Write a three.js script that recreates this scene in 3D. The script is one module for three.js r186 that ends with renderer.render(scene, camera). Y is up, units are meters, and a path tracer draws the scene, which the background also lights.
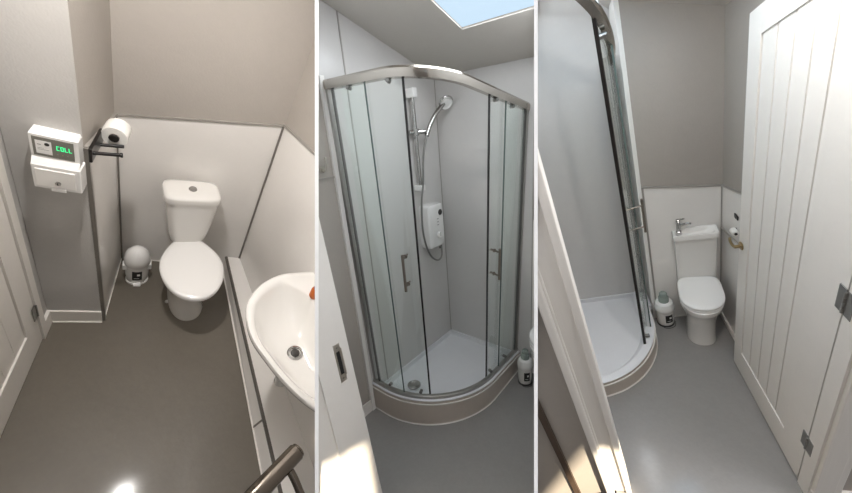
import * as THREE from 'three';
import { RoundedBoxGeometry } from 'three/addons/geometries/RoundedBoxGeometry.js';
import { mergeGeometries, toCreasedNormals } from 'three/addons/utils/BufferGeometryUtils.js';
import { RectAreaLightUniformsLib } from 'three/addons/lights/RectAreaLightUniformsLib.js';

// ---------------------------------------------------------------- camera, sky, sun, exposure
const scene = new THREE.Scene();
const FPX = 350, CX = 426, CY = 246.5, EYE = 1.9594;
const camera = new THREE.PerspectiveCamera(2 * Math.atan(CY / FPX) * 180 / Math.PI, 852 / 493, 0.05, 60);
const camX = new THREE.Vector3(0.996309, -0.081578, 0.026711), camY = new THREE.Vector3(0.085839, 0.946846, -0.310022), camZ = new THREE.Vector3(0, 0.311171, 0.950354);
camera.position.set(0, EYE, 0);
camera.quaternion.setFromRotationMatrix(new THREE.Matrix4().makeBasis(camX, camY, camZ));
scene.add(camera);
const renderer = new THREE.WebGLRenderer({ antialias: true });
renderer.toneMapping = THREE.LinearToneMapping;
renderer.toneMappingExposure = 1.0;
renderer.shadowMap.enabled = true;
RectAreaLightUniformsLib.init();
scene.background = new THREE.Color().setRGB(0.66, 0.85, 1.02);

// three bathrooms stand side by side in one added hall; each has its own frame (x to the right, y up, z towards the viewer)
const ROOM = {
  1: [[0.81215, -0.35972, -0.45937], [0.53277, 0.77818, 0.33254], [0.23785, -0.51481, 0.82365], [-2.1055, 1.3116, -2.3279]],
  2: [[0.75519, 0, 0.65551], [0, 1, 0], [-0.65551, 0, 0.75519], [0.1713, 0, -2.9399]],
  3: [[0.89991, 0.24942, 0.3577], [-0.3421, 0.91248, 0.2244], [-0.27042, -0.32431, 0.90647], [2.0113, 0.606, -2.1255]],
};
const RM = { 0: new THREE.Matrix4() };
for (const k of [1, 2, 3]) {
  const [x, y, z, p] = ROOM[k];
  RM[k] = new THREE.Matrix4().makeBasis(new THREE.Vector3(...x), new THREE.Vector3(...y), new THREE.Vector3(...z)).setPosition(...p);
}
const ADDED_HALL = { x0: -5.2, x1: 5.2, y0: -0.6, y1: 4.4, z0: -6.2, z1: 2.6 };  // added and unseen: keeps open sky light out of the room fronts

// sun: comes from behind the viewer, through two added openings in the rear wall of the hall
const SUN_TO = new THREE.Vector3(-0.28, -0.40, -0.87).normalize();   // direction in which it shines
const sun = new THREE.DirectionalLight(new THREE.Color().setRGB(1, 0.86, 0.66), 14);
sun.position.copy(SUN_TO).multiplyScalar(-12).add(new THREE.Vector3(0, 1, -1));
sun.target.position.set(0, 1, -1);
sun.castShadow = true; sun.shadow.mapSize.set(2048, 2048); sun.shadow.radius = 2;
Object.assign(sun.shadow.camera, { left: -8, right: 8, top: 8, bottom: -8, near: 1, far: 30 });
scene.add(sun, sun.target);

// added fill lights on the hall ceiling (their fittings are built with the hall)
const HALL_FILL = [[-1.0, 1.5, 1.5, 1.1, 8], [1.6, 1.3, 1.7, 1.1, 14]];
for (const [x, z, w, d, i] of HALL_FILL) {
  const l = new THREE.RectAreaLight(new THREE.Color().setRGB(0.97, 0.985, 1.04), i, w, d);
  l.position.set(x, ADDED_HALL.y1 - 0.07, z); l.lookAt(x, ADDED_HALL.y0, z); scene.add(l);
}

// daylight in the two rooflights: soft sky light of the size of each opening, the second one added
const SKYLIGHTS = [[2, [0.874, 2.60, 0.72], [0.64, 0.62], [0, -0.945, 0.326], 9, [0.88, 0.94, 1]], [3, [-0.41, 2.285, 0.43], [0.4, 0.42], [-0.42, -0.84, 0.34], 6, [0.54, 0.78, 1]]];
for (const [k, p, [w, h], n, i, c] of SKYLIGHTS) {
  const l = new THREE.RectAreaLight(new THREE.Color().setRGB(...c), i, w, h), at = new THREE.Vector3(...p).applyMatrix4(RM[k]);
  l.position.copy(at); l.lookAt(new THREE.Vector3(...n).transformDirection(RM[k]).add(at)); scene.add(l);
}

// ---------------------------------------------------------------- helpers
const v3 = (x, y, z) => new THREE.Vector3(x, y, z);
let seed = 7, trimN = 0;
const rnd = () => { seed = (seed * 16807) % 2147483647; return seed / 2147483647; };
const used = new Map();
function numbered(n) { const c = used.get(n) ?? 0; used.set(n, c + 1); return c ? `${n}_${String(c).padStart(3, '0')}` : n; }
const inRoom = [];   // [object, room]
function put(o, k, base = [0, 0, 0], ry = 0) {
  const m = RM[k].clone().multiply(new THREE.Matrix4().makeTranslation(...base)).multiply(new THREE.Matrix4().makeRotationY(ry));
  m.decompose(o.position, o.quaternion, o.scale); o.scale.set(1, 1, 1);
  scene.add(o); inRoom.push([o, k]); return o;
}
function mesh(name, g, m) { const o = new THREE.Mesh(Array.isArray(g) ? merge(g) : g, m); o.name = name; o.castShadow = o.receiveShadow = true; return o; }
function merge(gs) {
  gs = gs.map(g => { g = g.index ? g.toNonIndexed() : g; for (const a of Object.keys(g.attributes)) if (!['position', 'normal', 'uv'].includes(a)) g.deleteAttribute(a); if (!g.attributes.uv) g.setAttribute('uv', new THREE.BufferAttribute(new Float32Array(g.attributes.position.count * 2), 2)); return g; });
  return gs.length > 1 ? mergeGeometries(gs) : gs[0];
}
function thing(k, name, label, category, base, ry = 0, group) {
  const o = new THREE.Group(); o.name = numbered(name); o.userData = { label, category };
  if (group) o.userData.group = group;
  return put(o, k, base, ry);
}
function single(k, name, g, m, label, category, base = [0, 0, 0], ry = 0, group) {
  const o = mesh(numbered(name), g, m); o.userData = { label, category }; if (group) o.userData.group = group;
  return put(o, k, base, ry);
}
function struct(k, name, g, m, label, category) {
  const o = mesh(numbered(name), g, m); o.userData = { label, category, kind: 'structure' };
  return put(o, k);
}
function part(parent, name, g, m, label) { const o = mesh(name, g, m); if (label) o.userData.label = label; parent.add(o); return o; }
// hexahedron: four corners of the front face (anticlockwise seen from the front) and an offset to the back face
function hexa(a, b, c, d, off) {
  const q = [a, b, c, d].map(p => p.isVector3 ? p : v3(...p)), o = q.map(p => p.clone().add(v3(...off)));
  const P = [], U = [];
  const face = (e, f, g, h) => {
    const w = e.distanceTo(f), hh = f.distanceTo(g);
    const uv = [[0, 0], [w, 0], [w, hh], [0, hh]];
    for (const [p, i] of [[e, 0], [f, 1], [g, 2], [e, 0], [g, 2], [h, 3]]) { P.push(p.x, p.y, p.z); U.push(...uv[i]); }
  };
  face(q[0], q[1], q[2], q[3]); face(o[1], o[0], o[3], o[2]);
  for (let i = 0; i < 4; i++) { const j = (i + 1) % 4; face(q[j], q[i], o[i], o[j]); }
  const g = new THREE.BufferGeometry();
  g.setAttribute('position', new THREE.Float32BufferAttribute(P, 3)); g.setAttribute('uv', new THREE.Float32BufferAttribute(U, 2));
  g.computeVertexNormals(); return g;
}
const box = (x0, x1, y0, y1, z0, z1) => hexa([x0, y0, z1], [x1, y0, z1], [x1, y1, z1], [x0, y1, z1], [0, 0, z0 - z1]);
function rbox(x0, x1, y0, y1, z0, z1, r = 0.006, s = 3) {
  const g = new RoundedBoxGeometry(x1 - x0, y1 - y0, z1 - z0, s, r); g.translate((x0 + x1) / 2, (y0 + y1) / 2, (z0 + z1) / 2); return g;
}
// square bar from p to q, w wide along 'side' and t thick
function bar(p, q, w, t, side = [0, 1, 0]) {
  const P = v3(...p), Q = v3(...q), d = Q.clone().sub(P).normalize(), n = v3(...side).cross(d).normalize(), s = d.clone().cross(n).normalize();
  n.multiplyScalar(t / 2); s.multiplyScalar(w / 2);
  const c = (o, a, b) => o.clone().addScaledVector(n, a).addScaledVector(s, b);
  return hexa(c(P, 1, -1), c(Q, 1, -1), c(Q, 1, 1), c(P, 1, 1), n.clone().multiplyScalar(-2).toArray());
}
function tube(pts, r, seg = 40, rs = 12, closed = false) {
  const c = pts.length === 2 ? new THREE.LineCurve3(v3(...pts[0]), v3(...pts[1])) : new THREE.CatmullRomCurve3(pts.map(p => v3(...p)), closed, 'centripetal');
  return new THREE.TubeGeometry(c, pts.length === 2 ? 1 : seg, r, rs, closed);
}
// round rod with closed, slightly chamfered ends
function rod(p, q, r, rs = 20, r2 = r) {
  const P = v3(...p), Q = v3(...q), L = P.distanceTo(Q), ch = Math.min(r, r2) * 0.18;
  const g = new THREE.LatheGeometry([[0, 0], [r - ch, 0], [r, ch], [r2, L - ch], [r2 - ch, L], [0, L]].map(a => new THREE.Vector2(...a)), rs);
  g.applyQuaternion(new THREE.Quaternion().setFromUnitVectors(v3(0, 1, 0), Q.clone().sub(P).normalize())); g.translate(P.x, P.y, P.z);
  return toCreasedNormals(g, 0.6);
}
const lathe = (prof, rs = 36, crease = 0.7) => toCreasedNormals(new THREE.LatheGeometry(prof.map(a => new THREE.Vector2(...a)), rs), crease);
// surface through closed rings of equal length
function loft(rings, { cap0 = true, cap1 = true, crease = 0.7, closed = true } = {}) {
  const n = rings[0].length, P = [], U = [], I = [], m = closed ? n + 1 : n;
  rings.forEach((r, j) => { let u = 0; for (let i = 0; i < m; i++) { const p = r[i % n]; if (i) u += p.distanceTo(r[(i - 1) % n]); P.push(p.x, p.y, p.z); U.push(u, j * 0.05); } });
  for (let j = 0; j + 1 < rings.length; j++) for (let i = 0; i + 1 < m; i++) { const a = j * m + i, b = a + 1, c = a + m, d = c + 1; I.push(a, b, d, a, d, c); }
  const cap = (j, flip) => {
    const c = v3(0, 0, 0); rings[j].forEach(p => c.add(p)); c.multiplyScalar(1 / n);
    const k = P.length / 3; P.push(c.x, c.y, c.z); U.push(0, 0);
    for (let i = 0; i + 1 < m; i++) flip ? I.push(k, j * m + i + 1, j * m + i) : I.push(k, j * m + i, j * m + i + 1);
  };
  if (closed && cap0) cap(0, true); if (closed && cap1) cap(rings.length - 1, false);
  const g = new THREE.BufferGeometry(); g.setAttribute('position', new THREE.Float32BufferAttribute(P, 3)); g.setAttribute('uv', new THREE.Float32BufferAttribute(U, 2)); g.setIndex(I);
  return toCreasedNormals(g, crease);
}
// ring in a level plane: anticlockwise seen from above when lofted upwards
function ring(y, fn, n = 48) { const r = []; for (let i = 0; i < n; i++) { const a = -i / n * Math.PI * 2, [x, z] = fn(a); r.push(v3(x, y, z)); } return r; }
const superE = (cx, cz, rx, rz, e = 2.4) => a => { const c = Math.cos(a), s = Math.sin(a); return [cx + rx * Math.sign(c) * Math.abs(c) ** (2 / e), cz + rz * Math.sign(s) * Math.abs(s) ** (2 / e)]; };
// egg: flat and narrow at the back (z0), round at the front (z1)
const egg = (cx, z0, zm, z1, w, e0 = 2.6, e1 = 2.05, nb = 1) => a => {
  const c = Math.cos(a), s = Math.sin(a), e = s > 0 ? e1 : e0, X = Math.sign(c) * Math.abs(c) ** (2 / e), Z = Math.sign(s) * Math.abs(s) ** (2 / e);
  const taper = s < 0 ? 1 - (1 - nb) * Math.abs(Z) ** 1.6 : 1;
  return [cx + w * X * taper, zm + (Z > 0 ? (z1 - zm) : (zm - z0)) * Z];
};

// ---------------------------------------------------------------- materials
function noise(size, cells, s) {
  seed = s; const g = Array.from({ length: cells * cells }, rnd), out = new Float32Array(size * size);
  const sm = t => t * t * (3 - 2 * t);
  for (let y = 0; y < size; y++) for (let x = 0; x < size; x++) {
    const fx = x / size * cells, fy = y / size * cells, ix = Math.floor(fx), iy = Math.floor(fy), tx = sm(fx - ix), ty = sm(fy - iy);
    const G = (a, b) => g[((b + cells) % cells) * cells + ((a + cells) % cells)];
    out[y * size + x] = (G(ix, iy) * (1 - tx) + G(ix + 1, iy) * tx) * (1 - ty) + (G(ix, iy + 1) * (1 - tx) + G(ix + 1, iy + 1) * tx) * ty;
  }
  return out;
}
function tex(size, fn, rep, srgb = false) {
  const d = new Uint8Array(size * size * 4);
  for (let i = 0; i < size * size; i++) { const [r, g, b] = fn(i); d[i * 4] = r; d[i * 4 + 1] = g; d[i * 4 + 2] = b; d[i * 4 + 3] = 255; }
  const t = new THREE.DataTexture(d, size, size); t.wrapS = t.wrapT = THREE.RepeatWrapping; t.magFilter = THREE.LinearFilter; t.minFilter = THREE.LinearMipmapLinearFilter; t.generateMipmaps = true;
  t.repeat.set(rep, rep); if (srgb) t.colorSpace = THREE.SRGBColorSpace; t.needsUpdate = true; return t;
}
const nA = noise(256, 8, 11), nB = noise(256, 32, 23), nC = noise(256, 120, 37);
const mixN = (a, b, c) => i => { const v = Math.max(0, Math.min(255, 255 * (a * nA[i] + b * nB[i] + c * nC[i]) / (a + b + c))); return [v, v, v]; };
const bumpPaint = tex(256, mixN(0.2, 0.4, 1), 2.2), bumpFloor = tex(256, mixN(1, 0.7, 0.5), 1.3), bumpPanel = tex(256, mixN(1, 0.3, 0.05), 1.0);
const tint = (r, g, b, amp, rep, w = [0.6, 0.5, 0.4]) => { const f = mixN(...w); return tex(256, i => { const k = 1 + (f(i)[0] / 255 - 0.5) * amp; return [r, g, b].map(c => Math.max(0, Math.min(255, c * k))); }, rep, true); };
const S = (o) => new THREE.MeshStandardMaterial(o), Ph = (o) => new THREE.MeshPhysicalMaterial(o);
const M = {
  paint: S({ map: tint(173, 166, 158, 0.03, 1.1), roughness: 0.62, bumpMap: bumpPaint, bumpScale: 0.0006 }),
  paintGrey: S({ map: tint(193, 190, 186, 0.03, 1.1), roughness: 0.6, bumpMap: bumpPaint, bumpScale: 0.0006 }),
  ceiling: S({ map: tint(198, 192, 184, 0.02, 1.1), roughness: 0.8, bumpMap: bumpPaint, bumpScale: 0.0005 }),
  panel: Ph({ map: tint(236, 232, 227, 0.015, 0.9), roughness: 0.22, bumpMap: bumpPanel, bumpScale: 0.0003, clearcoat: 0.4, clearcoatRoughness: 0.12 }),
  shower: Ph({ map: tint(210, 207, 204, 0.02, 0.9), roughness: 0.34, bumpMap: bumpPanel, bumpScale: 0.0005, clearcoat: 0.3, clearcoatRoughness: 0.15 }),
  trim: S({ color: 0xa39e97, roughness: 0.4, metalness: 0.15 }),
  trimDark: S({ color: 0x7c7770, roughness: 0.4, metalness: 0.15 }),
  edgeStrip: S({ color: 0x5a554f, roughness: 0.4 }),
  bead: S({ color: 0xeae6df, roughness: 0.4 }),
  floor1: Ph({ map: tint(106, 99, 88, 0.07, 0.7, [0.5, 0.5, 0.6]), roughness: 0.5, bumpMap: bumpFloor, bumpScale: 0.0014, clearcoat: 0.22, clearcoatRoughness: 0.11 }),
  floor2: Ph({ map: tint(146, 143, 140, 0.06, 0.7, [0.5, 0.5, 0.6]), roughness: 0.45, bumpMap: bumpFloor, bumpScale: 0.0013, clearcoat: 0.5, clearcoatRoughness: 0.12 }),
  bronze: S({ color: 0x8d847a, roughness: 0.3, metalness: 1 }),
  railChrome: S({ color: 0xb5aea5, roughness: 0.16, metalness: 1 }),
  white: Ph({ color: 0xeeebe6, roughness: 0.38, clearcoat: 0.2, clearcoatRoughness: 0.25 }),
  wood: S({ map: tint(233, 228, 221, 0.02, 1.4), roughness: 0.42, bumpMap: bumpPanel, bumpScale: 0.0003 }),
  ceramic: Ph({ color: 0xe6e3de, roughness: 0.12, clearcoat: 0.8, clearcoatRoughness: 0.05 }),
  plastic: Ph({ color: 0xefedea, roughness: 0.25, clearcoat: 0.4, clearcoatRoughness: 0.15 }),
  acrylic: Ph({ map: tint(232, 232, 234, 0.01, 0.9), roughness: 0.3, clearcoat: 0.3, clearcoatRoughness: 0.2 }),
  fascia: S({ map: tint(205, 194, 183, 0.03, 0.9), roughness: 0.5 }),
  chrome: S({ color: 0xb4b2af, roughness: 0.12, metalness: 1 }),
  satin: S({ color: 0xb9b2a8, roughness: 0.3, metalness: 1 }),
  alu: S({ color: 0xb4b2ae, roughness: 0.28, metalness: 0.9 }),
  brass: S({ color: 0xa08c68, roughness: 0.3, metalness: 1 }),
  steel: S({ color: 0x8f8d89, roughness: 0.35, metalness: 0.9 }),
  black: S({ color: 0x17120f, roughness: 0.35 }),
  seal: S({ color: 0x6b6966, roughness: 0.5 }),
  rubber: S({ color: 0x35322f, roughness: 0.5 }),
  dark: S({ color: 0x1c1a18, roughness: 0.6 }),
  glass: Ph({ color: 0xfdfffe, roughness: 0.0, transmission: 1, thickness: 0, ior: 1.5 }),
  roofGlass: Ph({ color: 0xffffff, roughness: 0, transmission: 1, thickness: 0, ior: 1.12 }),
  darkChrome: S({ color: 0x766e65, roughness: 0.2, metalness: 1 }),
  glassEdge: S({ color: 0x5e6a66, roughness: 0.2 }),
  paper: S({ map: tint(240, 237, 231, 0.03, 6), roughness: 0.95, bumpMap: bumpPaint, bumpScale: 0.0008 }),
  addedHallWall: S({ color: 0xa9a7a4, roughness: 0.85 }),
  addedHallFloor: S({ color: 0x75726e, roughness: 0.7 }),
  divider: S({ color: 0xfefefe, roughness: 0.7 }),
  lampGlow: S({ color: 0xffffff, emissive: 0xfff2e0, emissiveIntensity: 2.5 }),
  led: S({ color: 0x0a2a12, emissive: 0x3cff9a, emissiveIntensity: 1.6 }),
  display: S({ color: 0x77756c, roughness: 0.3 }),
  greenGlass: Ph({ color: 0x949f98, roughness: 0.25, clearcoat: 0.4 }),
  brown: S({ color: 0x4c3d31, roughness: 0.6 }),
  orange: S({ color: 0xc8661f, roughness: 0.5 }), purple: S({ color: 0x5b4a86, roughness: 0.5 }),
};
M.shower.side = M.glass.side = THREE.DoubleSide;

// ---------------------------------------------------------------- added hall around the three rooms, unseen, shuts out the open sky
{
  const { x0, x1, y0, y1, z0, z1 } = ADDED_HALL, t = 0.2;
  struct(0, 'floor', box(x0 - t, x1 + t, y0 - t, y0, z0 - t, z1 + t), M.addedHallFloor, 'grey floor of the added hall around the bathrooms', 'floor');
  struct(0, 'ceiling', box(x0 - t, x1 + t, y1, y1 + t, z0 - t, z1 + t), M.addedHallWall, 'pale ceiling of the added hall above the bathrooms', 'ceiling');
  struct(0, 'wall_added_west', box(x0 - t, x0, y0, y1, z0, z1), M.addedHallWall, 'pale side wall of the added hall beyond the grey floored toilet', 'wall');
  struct(0, 'wall_added_east', box(x1, x1 + t, y0, y1, z0, z1), M.addedHallWall, 'pale side wall of the added hall beyond the boarded door', 'wall');
  // far wall with a wide added opening, so the sky shows behind the rooflight
  const [a, b, c, d] = [-2.6, 4.6, 2.45, 4.2];
  struct(0, 'wall_added_north', [box(x0, a, y0, y1, z0 - t, z0), box(b, x1, y0, y1, z0 - t, z0), box(a, b, y0, c, z0 - t, z0), box(a, b, d, y1, z0 - t, z0)], M.addedHallWall, 'far wall of the added hall with a wide high opening', 'wall');
  // rear wall: two added openings, each placed to shape one patch of sun
  const sunGaps = [];
  for (const [k, p, w, h] of [[2, [0.57, 0.33, 1.67], 0.25, 0.36], [3, [-0.92, 0.1, 1.17], 0.30, 0.66]]) {
    const q = v3(...p).applyMatrix4(RM[k]), s = (z1 - q.z) / SUN_TO.z; q.addScaledVector(SUN_TO, s); sunGaps.push([q.x, q.y, w, h]);
  }
  sunGaps.sort((p, q) => p[0] - q[0]);
  const R = []; let x = x0;
  for (const [cx, cy, w, h] of sunGaps) {
    R.push(box(x, cx - w / 2, y0, y1, z1, z1 + 0.02), box(cx - w / 2, cx + w / 2, y0, cy - h / 2, z1, z1 + 0.02), box(cx - w / 2, cx + w / 2, cy + h / 2, y1, z1, z1 + 0.02)); x = cx + w / 2;
  }
  R.push(box(x, x1, y0, y1, z1, z1 + 0.02));
  struct(0, 'wall_added_south', R, M.addedHallWall, 'rear wall of the added hall with two openings that shape the sun patches', 'wall');
  HALL_FILL.forEach(([px, pz, w, d], i) => {  // fittings of the added fill lights, out of view
    const L = thing(0, 'hall_fill_light', i ? 'added fill light panel over the boarded door side, unseen' : 'added fill light panel over the coin meter side, unseen', 'light', [px, y1, pz], 0, 'added hall fill lights');
    part(L, 'housing', [box(-w / 2 - .03, w / 2 + .03, -.05, 0, -d / 2 - .03, -d / 2), box(-w / 2 - .03, w / 2 + .03, -.05, 0, d / 2, d / 2 + .03), box(-w / 2 - .03, -w / 2, -.05, 0, -d / 2, d / 2), box(w / 2, w / 2 + .03, -.05, 0, -d / 2, d / 2)], M.white);
    part(L, 'diffuser', box(-w / 2, w / 2, -.045, -.03, -d / 2, d / 2), M.lampGlow);
  });
}
// thin white dividing walls between the rooms
const EDGE = { l1: 314.8, r1: 318.6, l2: 534.0, r2: 537.8 };
const ray = (px, py, z) => v3(0, EYE, 0).addScaledVector(camX, (px - CX) / FPX * z).addScaledVector(camY, (CY - py) / FPX * z).addScaledVector(camZ, -z);
for (const [l, r, lab] of [[EDGE.l1, EDGE.r1, 'thin white dividing wall between the basin and the shower cubicle'], [EDGE.l2, EDGE.r2, 'thin white dividing wall between the shower cubicle and the boarded door room']]) {
  const n = 0.78, f = 6, A = [ray(l, 560, n), ray(r, 560, n), ray(r, -70, n), ray(l, -70, n)], B = [ray(l, 560, f), ray(r, 560, f), ray(r, -70, f), ray(l, -70, f)];
  const P = [], U = [];
  const face = (...q) => { for (const i of [0, 1, 2, 0, 2, 3]) { P.push(q[i].x, q[i].y, q[i].z); U.push(i & 1, i >> 1); } };
  face(A[0], A[1], A[2], A[3]); face(B[1], B[0], B[3], B[2]);
  for (let i = 0; i < 4; i++) { const j = (i + 1) % 4; face(A[j], A[i], B[i], B[j]); }
  const g = new THREE.BufferGeometry(); g.setAttribute('position', new THREE.Float32BufferAttribute(P, 3)); g.setAttribute('uv', new THREE.Float32BufferAttribute(U, 2)); g.computeVertexNormals();
  struct(0, 'wall_divider', g, M.divider, lab, 'wall');
}

// small recessed downlight
function downlight(k, [x, y, z], label, power, colour = [1, 0.965, 0.935]) {
  const L = thing(k, 'downlight', label, 'light', [x, y, z]);
  part(L, 'bezel', lathe([[0.034, -0.004], [0.036, -0.012], [0.048, -0.008], [0.05, 0]], 28), M.chrome);
  part(L, 'bulb', lathe([[0, -0.007], [0.034, -0.006], [0.034, 0]], 24), M.lampGlow);
  const p = new THREE.SpotLight(new THREE.Color().setRGB(...colour), power, 0, 1.35, 0.6, 2);
  p.position.set(0, -0.02, 0); p.target.position.set(0, -1, 0); p.castShadow = true; p.shadow.radius = 2; L.add(p, p.target); p.name = 'lamp'; p.target.name = 'aim';
}
// shared builders
function hinge(parent, at, ry) {
  const g = new THREE.Group(); g.name = 'hinge'; g.position.set(...at); g.rotation.y = ry; parent.add(g);
  part(g, 'leaf', rbox(-0.034, -0.003, -0.05, 0.05, -0.002, 0.0025, 0.0015, 2), M.steel); part(g, 'leaf', rbox(0.003, 0.034, -0.05, 0.05, -0.002, 0.0025, 0.0015, 2), M.steel);
  for (let i = 0; i < 4; i++) part(g, 'knuckle', rod([0, -0.045 + i * 0.023, 0.003], [0, -0.024 + i * 0.023, 0.003], 0.005, 12), M.steel);
  return g;
}
function brushSet(k, base, ry, label, s = 1, domed = false) {
  const t = thing(k, 'toilet_brush_set', label, 'toilet brush', base, ry);
  const R = 0.052 * s, H = 0.2 * s;
  part(t, 'holder', lathe([[0, 0], [R * 0.86, 0], [R * 0.9, 0.006], [R, H * 0.35], [R * 0.98, H * 0.72], [R * 0.9, H * 0.74], [0, H * 0.74]]), M.plastic);
  part(t, 'base_ring', lathe([[R * 0.84, 0], [R * 0.99, 0.0], [R * 0.97, 0.012], [R * 0.86, 0.014]]), domed ? M.plastic : M.rubber);
  const lid = part(t, 'lid', lathe(domed ? [[R * 1.02, H * 0.7], [R * 1.1, H * 0.73], [R * 1.08, H * 0.92], [R * 0.9, H * 1.12], [R * 0.5, H * 1.24], [0, H * 1.27]] : [[R * 1.02, H * 0.66], [R * 1.1, H * 0.69], [R * 1.08, H * 0.86], [R * 0.9, H * 1.0], [R * 0.5, H * 1.05], [0, H * 1.06]]), M.plastic);
  const lg = []; for (let i = 0; i <= 10; i++) { const a = Math.PI / 2 - 0.42 + i * 0.084; lg.push([Math.cos(a), Math.sin(a)]); }
  const strip = (w0, w1, y0, y1, rr) => loft([y0, y1].map(y => lg.filter((_, i) => i >= w0 && i <= w1).map(([c, s2]) => v3(c * rr, y, s2 * rr))), { closed: false });
  const lb = part(t, 'label', strip(0, 10, H * 0.22, H * 0.58, R * 1.008), M.dark, 'dark printed label');
  part(lb, 'print', [strip(2, 5, H * 0.4, H * 0.48, R * 1.014), strip(3, 8, H * 0.29, H * 0.31, R * 1.014)], M.plastic);
  if (domed) {
    for (const s2 of [-1, 1]) part(t, 'lug', rbox(s2 * R * 1.0 - 0.012, s2 * R * 1.0 + 0.012, H * 0.52, H * 0.72, -0.012, 0.03, 0.006), M.plastic);
    part(t, 'pedal', rbox(-0.02, 0.02, 0.004, 0.02, R * 0.8, R * 1.3, 0.006), M.plastic);
  } else {
    const b = part(t, 'cleaner_bottle', lathe([[0, H * 1.04], [R * 0.54, H * 1.03], [R * 0.56, H * 1.06], [R * 0.56, H * 1.2], [R * 0.46, H * 1.25], [0, H * 1.26]]), M.greenGlass, 'grey green bottle top');
    part(b, 'cap', lathe([[R * 0.38, H * 1.25], [R * 0.42, H * 1.26], [R * 0.42, H * 1.38], [R * 0.34, H * 1.41], [0, H * 1.41]]), M.greenGlass);
    part(t, 'cord', tube([[R * 0.9, 0.02, R * 0.6], [R * 0.5, 0.008, R * 1.15], [-R * 0.5, 0.006, R * 1.12], [-R, 0.03, R * 0.5]], 0.0022, 24, 6), M.rubber);
  }
  return t;
}

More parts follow.
